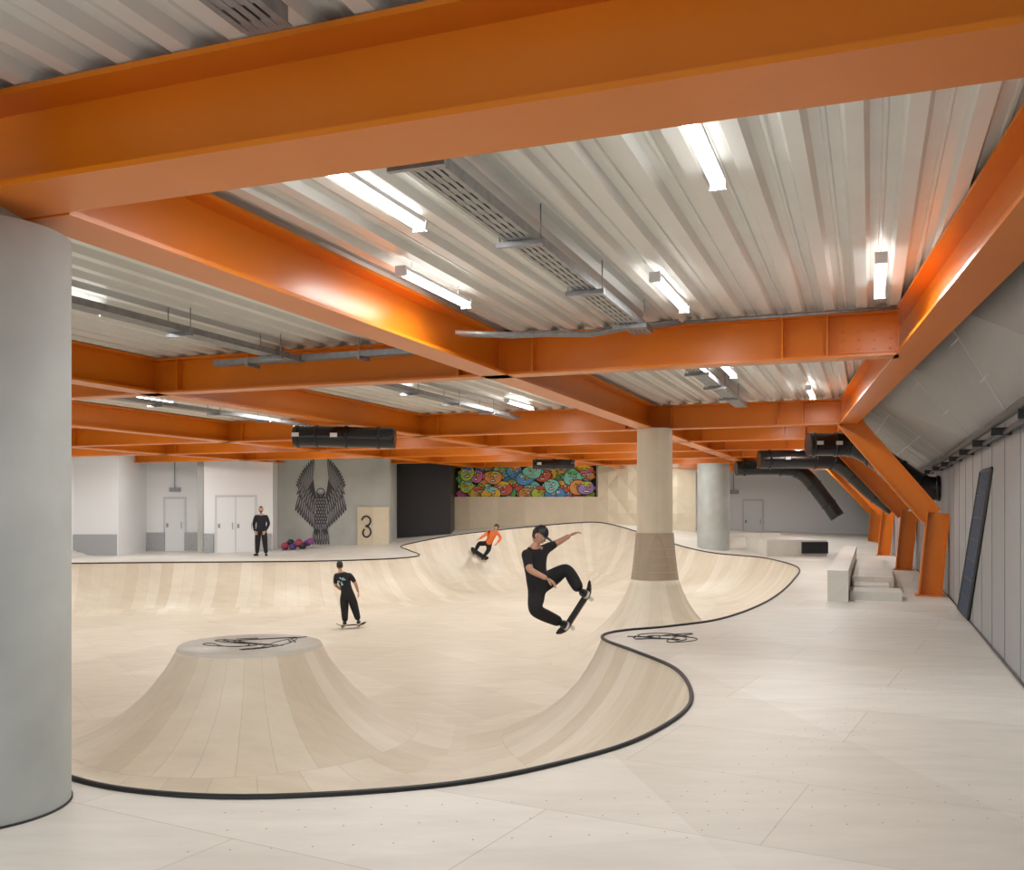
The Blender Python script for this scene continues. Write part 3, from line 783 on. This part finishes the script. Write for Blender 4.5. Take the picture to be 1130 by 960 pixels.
def skateboard(c, d, n):
    d = Vector(d).normalized(); n = Vector(n); n = (n-d*n.dot(d)).normalized(); s_ = n.cross(d); c = Vector(c)
    m = M(); N_ = 22; L = .40; vs = []
    for i in range(N_+1):
        t = -1+2*i/N_; x = t*L; w = .102*math.sqrt(max(.02, 1-max(0, (abs(t)-.72)/.28)**2))
        z = max(0, abs(t)-.68)*.20
        for q in (-1, -.5, 0, .5, 1):
            vs.append(c+d*x+s_*w*q+n*(z+.006*q*q))
    top = vs; bot = [v-n*.011 for v in vs]
    fs = []
    for i in range(N_):
        for j in range(4):
            a = i*5+j; fs.append((a, a+5, a+6, a+1))
    m.add(top, fs, 0, True); m.add(bot, [f[::-1] for f in fs], 1, True)
    rim = [i*5 for i in range(N_+1)]+[N_*5+j for j in (1, 2, 3)]+[i*5+4 for i in range(N_, -1, -1)]+[3, 2, 1]
    m.add([top[i] for i in rim]+[bot[i] for i in rim], [(i, (i+1) % len(rim), len(rim)+(i+1) % len(rim), len(rim)+i) for i in range(len(rim))], 1)
    for q in (-1, 1):
        tc = c+d*q*.215-n*.035
        m.obox(tc+n*.012, d*.03, s_*.025, n*.012, 2); m.tube([tc-s_*.085-n*.01, tc+s_*.085-n*.01], .012, 8, 2)
        for r in (-1, 1): m.tube([tc+s_*r*.07-n*.01, tc+s_*r*.105-n*.01], .027, 14, 3)
    return m.done('skateboard', [GRIP, MAPLE, GALV, WHL])

# airborne skater
e = empty('skateboarder')
y0 = 12.0
td = Vector((.52, -.12, .84)).normalized(); nn = Vector((-.85, -.25, .53)); nn = (nn-td*nn.dot(td)).normalized(); bc = Vector((.82, y0-.08, .42))
skateboard(bc, td, nn)
fR = bc+td*.22+nn*.10; fL = bc-td*.25+nn*.10
fd = Vector((.05, -1, .0))
J = dict(pelvis=(.34, y0+.02, .73), spine=(.31, y0, .88), chest=(.28, y0-.01, 1.06), neck=(.30, y0-.03, 1.22), headb=(.325, y0-.05, 1.28),
  shL=(.17, y0-.14, 1.13), elL=(.22, y0-.32, .93), wrL=(.43, y0-.38, .83), shR=(.40, y0+.13, 1.16), elR=(.58, y0+.30, 1.24), wrR=(.76, y0+.38, 1.34),
  hipL=(.31, y0-.09, .66), knL=(.28, y0-.40, .44), anL=tuple(fL+Vector((0, .05, 0))), hipR=(.40, y0+.09, .72), knR=(.70, y0+.12, .93), anR=tuple(fR+Vector((0, .05, 0))))
body(e, J, CLB, TROU, 'short', 1.18, 1.38)
head(e, (.345, y0-.06, 1.355), (.75, -.40, -.6), (.25, -.05, .95), 'cap')
hand(e, J['wrR'], (.8, .25, .35), (0, 0, -1), 1, .5, 'hand_right'); hand(e, J['wrL'], (.8, -.1, -.5), (-.3, .3, -1), -1, .6, 'hand_left')
shoe(e, fL+Vector((0, .05, 0)), fd, nn, 'shoe_left'); shoe(e, fR+Vector((0, .05, 0)), fd, nn, 'shoe_right')

# skater riding away, black shirt
e = empty('skateboarder'); X0, Y0 = -4.12, 24.4; zf = float(bowl_z([(X0, Y0)])[0][0])
skateboard((X0, Y0, zf+.085), (1, .55, 0), (0, 0, 1)); zf += .085
bx = Vector((1, .55, 0)).normalized()
aL = Vector((X0, Y0, zf+.10))-bx*.17; aR = Vector((X0, Y0, zf+.10))+bx*.19
J = dict(pelvis=(X0-.1, Y0, zf+.78), spine=(X0-.14, Y0, zf+.96), chest=(X0-.21, Y0-.0, zf+1.18), neck=(X0-.28, Y0+.02, zf+1.38), headb=(X0-.30, Y0+.05, zf+1.43),
  shL=(X0-.40, Y0, zf+1.29), elL=(X0-.42, Y0+.06, zf+1.02), wrL=(X0-.30, Y0+.24, zf+.88), shR=(X0-.03, Y0, zf+1.29), elR=(X0+.12, Y0-.04, zf+1.06), wrR=(X0+.17, Y0+.06, zf+.83),
  hipL=(X0-.19, Y0, zf+.72), knL=(X0-.20, Y0+.16, zf+.42), anL=tuple(aL), hipR=(X0+.0, Y0, zf+.72), knR=(X0+.06, Y0+.17, zf+.42), anR=tuple(aR))
body(e, J, CLB, TROU, 'short', 1.25, 1.5)
head(e, (X0-.31, Y0+.06, zf+1.52), (-.35, .9, -.2), (0, .1, 1), 'cap')
hand(e, J['wrL'], (.3, .8, -.3), (1, 0, 0), 1, .5, 'hand_left'); hand(e, J['wrR'], (.1, .1, -1), (-1, 0, 0), -1, .5, 'hand_right')
shoe(e, aL, (-.3, 1, 0), (0, 0, 1), 'shoe_left'); shoe(e, aR, (-.1, 1, 0), (0, 0, 1), 'shoe_right')
m = M(); random.seed(5)
for k in range(7): m.disc((X0-.21+random.uniform(-.08, .08), Y0-.205, zf+1.14+random.uniform(-.09, .09)), .035, .02, random.uniform(0, 3), 0, 10)
m.done('shirt_print', [GRAPH], 'w', e)

# skater in orange on the far transition
X0 = -1.3; ya, yb = 33.5, 37.1
for _ in range(40):
    ym = (ya+yb)/2
    if float(bowl_z([(X0, ym)])[0][0]) < -.15: ya = ym
    else: yb = ym
Y0 = ya; z0 = float(bowl_z([(X0, Y0)])[0][0]); eps = .05
gxn = float(bowl_z([(X0+eps, Y0)])[0][0]-bowl_z([(X0-eps, Y0)])[0][0])/(2*eps); gyn = float(bowl_z([(X0, Y0+eps)])[0][0]-bowl_z([(X0, Y0-eps)])[0][0])/(2*eps)
nn = Vector((-gxn, -gyn, 1)).normalized(); c0 = Vector((X0, Y0, z0))+nn*.09
td = Vector((-.8, .1, .4)); td = (td-nn*td.dot(nn)).normalized(); skateboard(c0, td, nn)
e = empty('skateboarder'); side = nn.cross(td)
aL = c0+td*.2+nn*.10; aR = c0-td*.2+nn*.10
o_ = c0+nn*.1
J = dict(pelvis=o_+Vector((.30, -.30, .38)), spine=o_+Vector((.38, -.36, .52)), chest=o_+Vector((.50, -.42, .70)), neck=o_+Vector((.60, -.46, .87)), headb=o_+Vector((.62, -.47, .92)),
  shL=o_+Vector((.36, -.50, .84)), elL=o_+Vector((.18, -.62, .68)), wrL=o_+Vector((.0, -.66, .56)), shR=o_+Vector((.70, -.38, .80)), elR=o_+Vector((.80, -.36, .56)), wrR=o_+Vector((.68, -.50, .40)),
  hipL=o_+Vector((.20, -.34, .34)), knL=o_+Vector((-.02, -.46, .38)), anL=aL, hipR=o_+Vector((.36, -.26, .32)), knR=o_+Vector((.34, -.46, .12)), anR=aR)
J = {k: tuple(v) for k, v in J.items()}
body(e, J, CLO, TROU, 'long', 1.15, 1.3)
head(e, o_+Vector((.64, -.49, 1.0)), (-.7, -.5, -.15), (.1, -.05, 1), 'hair')
hand(e, J['wrL'], (-.8, -.1, -.4), (0, 0, -1), 1, .4, 'hand_left'); hand(e, J['wrR'], (-.5, -.3, -.6), (-1, 0, 0), -1, .5, 'hand_right')
shoe(e, aL, side*-1 if side.y > 0 else side, nn, 'shoe_left'); shoe(e, aR, side*-1 if side.y > 0 else side, nn, 'shoe_right')

# spectator
e = empty('standing_man'); X0, Y0 = -8.7, 33.0; zf = float(deck_z([(X0, Y0)])[0])
J = dict(pelvis=(X0, Y0, zf+.93), spine=(X0, Y0, zf+1.08), chest=(X0, Y0, zf+1.27), neck=(X0, Y0, zf+1.46), headb=(X0, Y0-.01, zf+1.52),
  shL=(X0-.19, Y0, zf+1.40), elL=(X0-.26, Y0+.02, zf+1.12), wrL=(X0-.18, Y0-.15, zf+.88), shR=(X0+.19, Y0, zf+1.40), elR=(X0+.26, Y0+.02, zf+1.12), wrR=(X0+.18, Y0-.15, zf+.88),
  hipL=(X0-.10, Y0, zf+.88), knL=(X0-.12, Y0-.02, zf+.49), anL=(X0-.14, Y0, zf+.10), hipR=(X0+.10, Y0, zf+.88), knR=(X0+.14, Y0-.03, zf+.49), anR=(X0+.17, Y0, zf+.10))
body(e, J, CLN, TROU, 'long', 1.35, 1.35)
head(e, (X0, Y0-.03, zf+1.63), (.15, -1, -.05), (0, 0, 1), 'short')
hand(e, J['wrL'], (.5, -.2, -.8), (0, 1, 0), 1, .7, 'hand_left'); hand(e, J['wrR'], (-.5, -.25, -.8), (0, 1, 0), -1, .7, 'hand_right')
shoe(e, J['anL'], (-.3, -1, 0), (0, 0, 1), 'shoe_left'); shoe(e, J['anR'], (.35, -1, 0), (0, 0, 1), 'shoe_right')

# ------------------------------------------------------------ world, camera
w = bpy.data.worlds.new('World'); scn.world = w; w.use_nodes = True
bg = w.node_tree.nodes['Background']; bg.inputs[0].default_value = (.88, .94, 1, 1); bg.inputs[1].default_value = 1.5
cam = bpy.data.cameras.new('Camera'); co = bpy.data.objects.new('Camera', cam); col.objects.link(co)
co.location = (0, 0, 1.7); co.rotation_euler = (math.radians(90), 0, 0)
cam.sensor_width = 36; cam.lens = 36*1050/1130; cam.shift_y = 80/1130; cam.clip_end = 200; cam.clip_start = .05
scn.camera = co
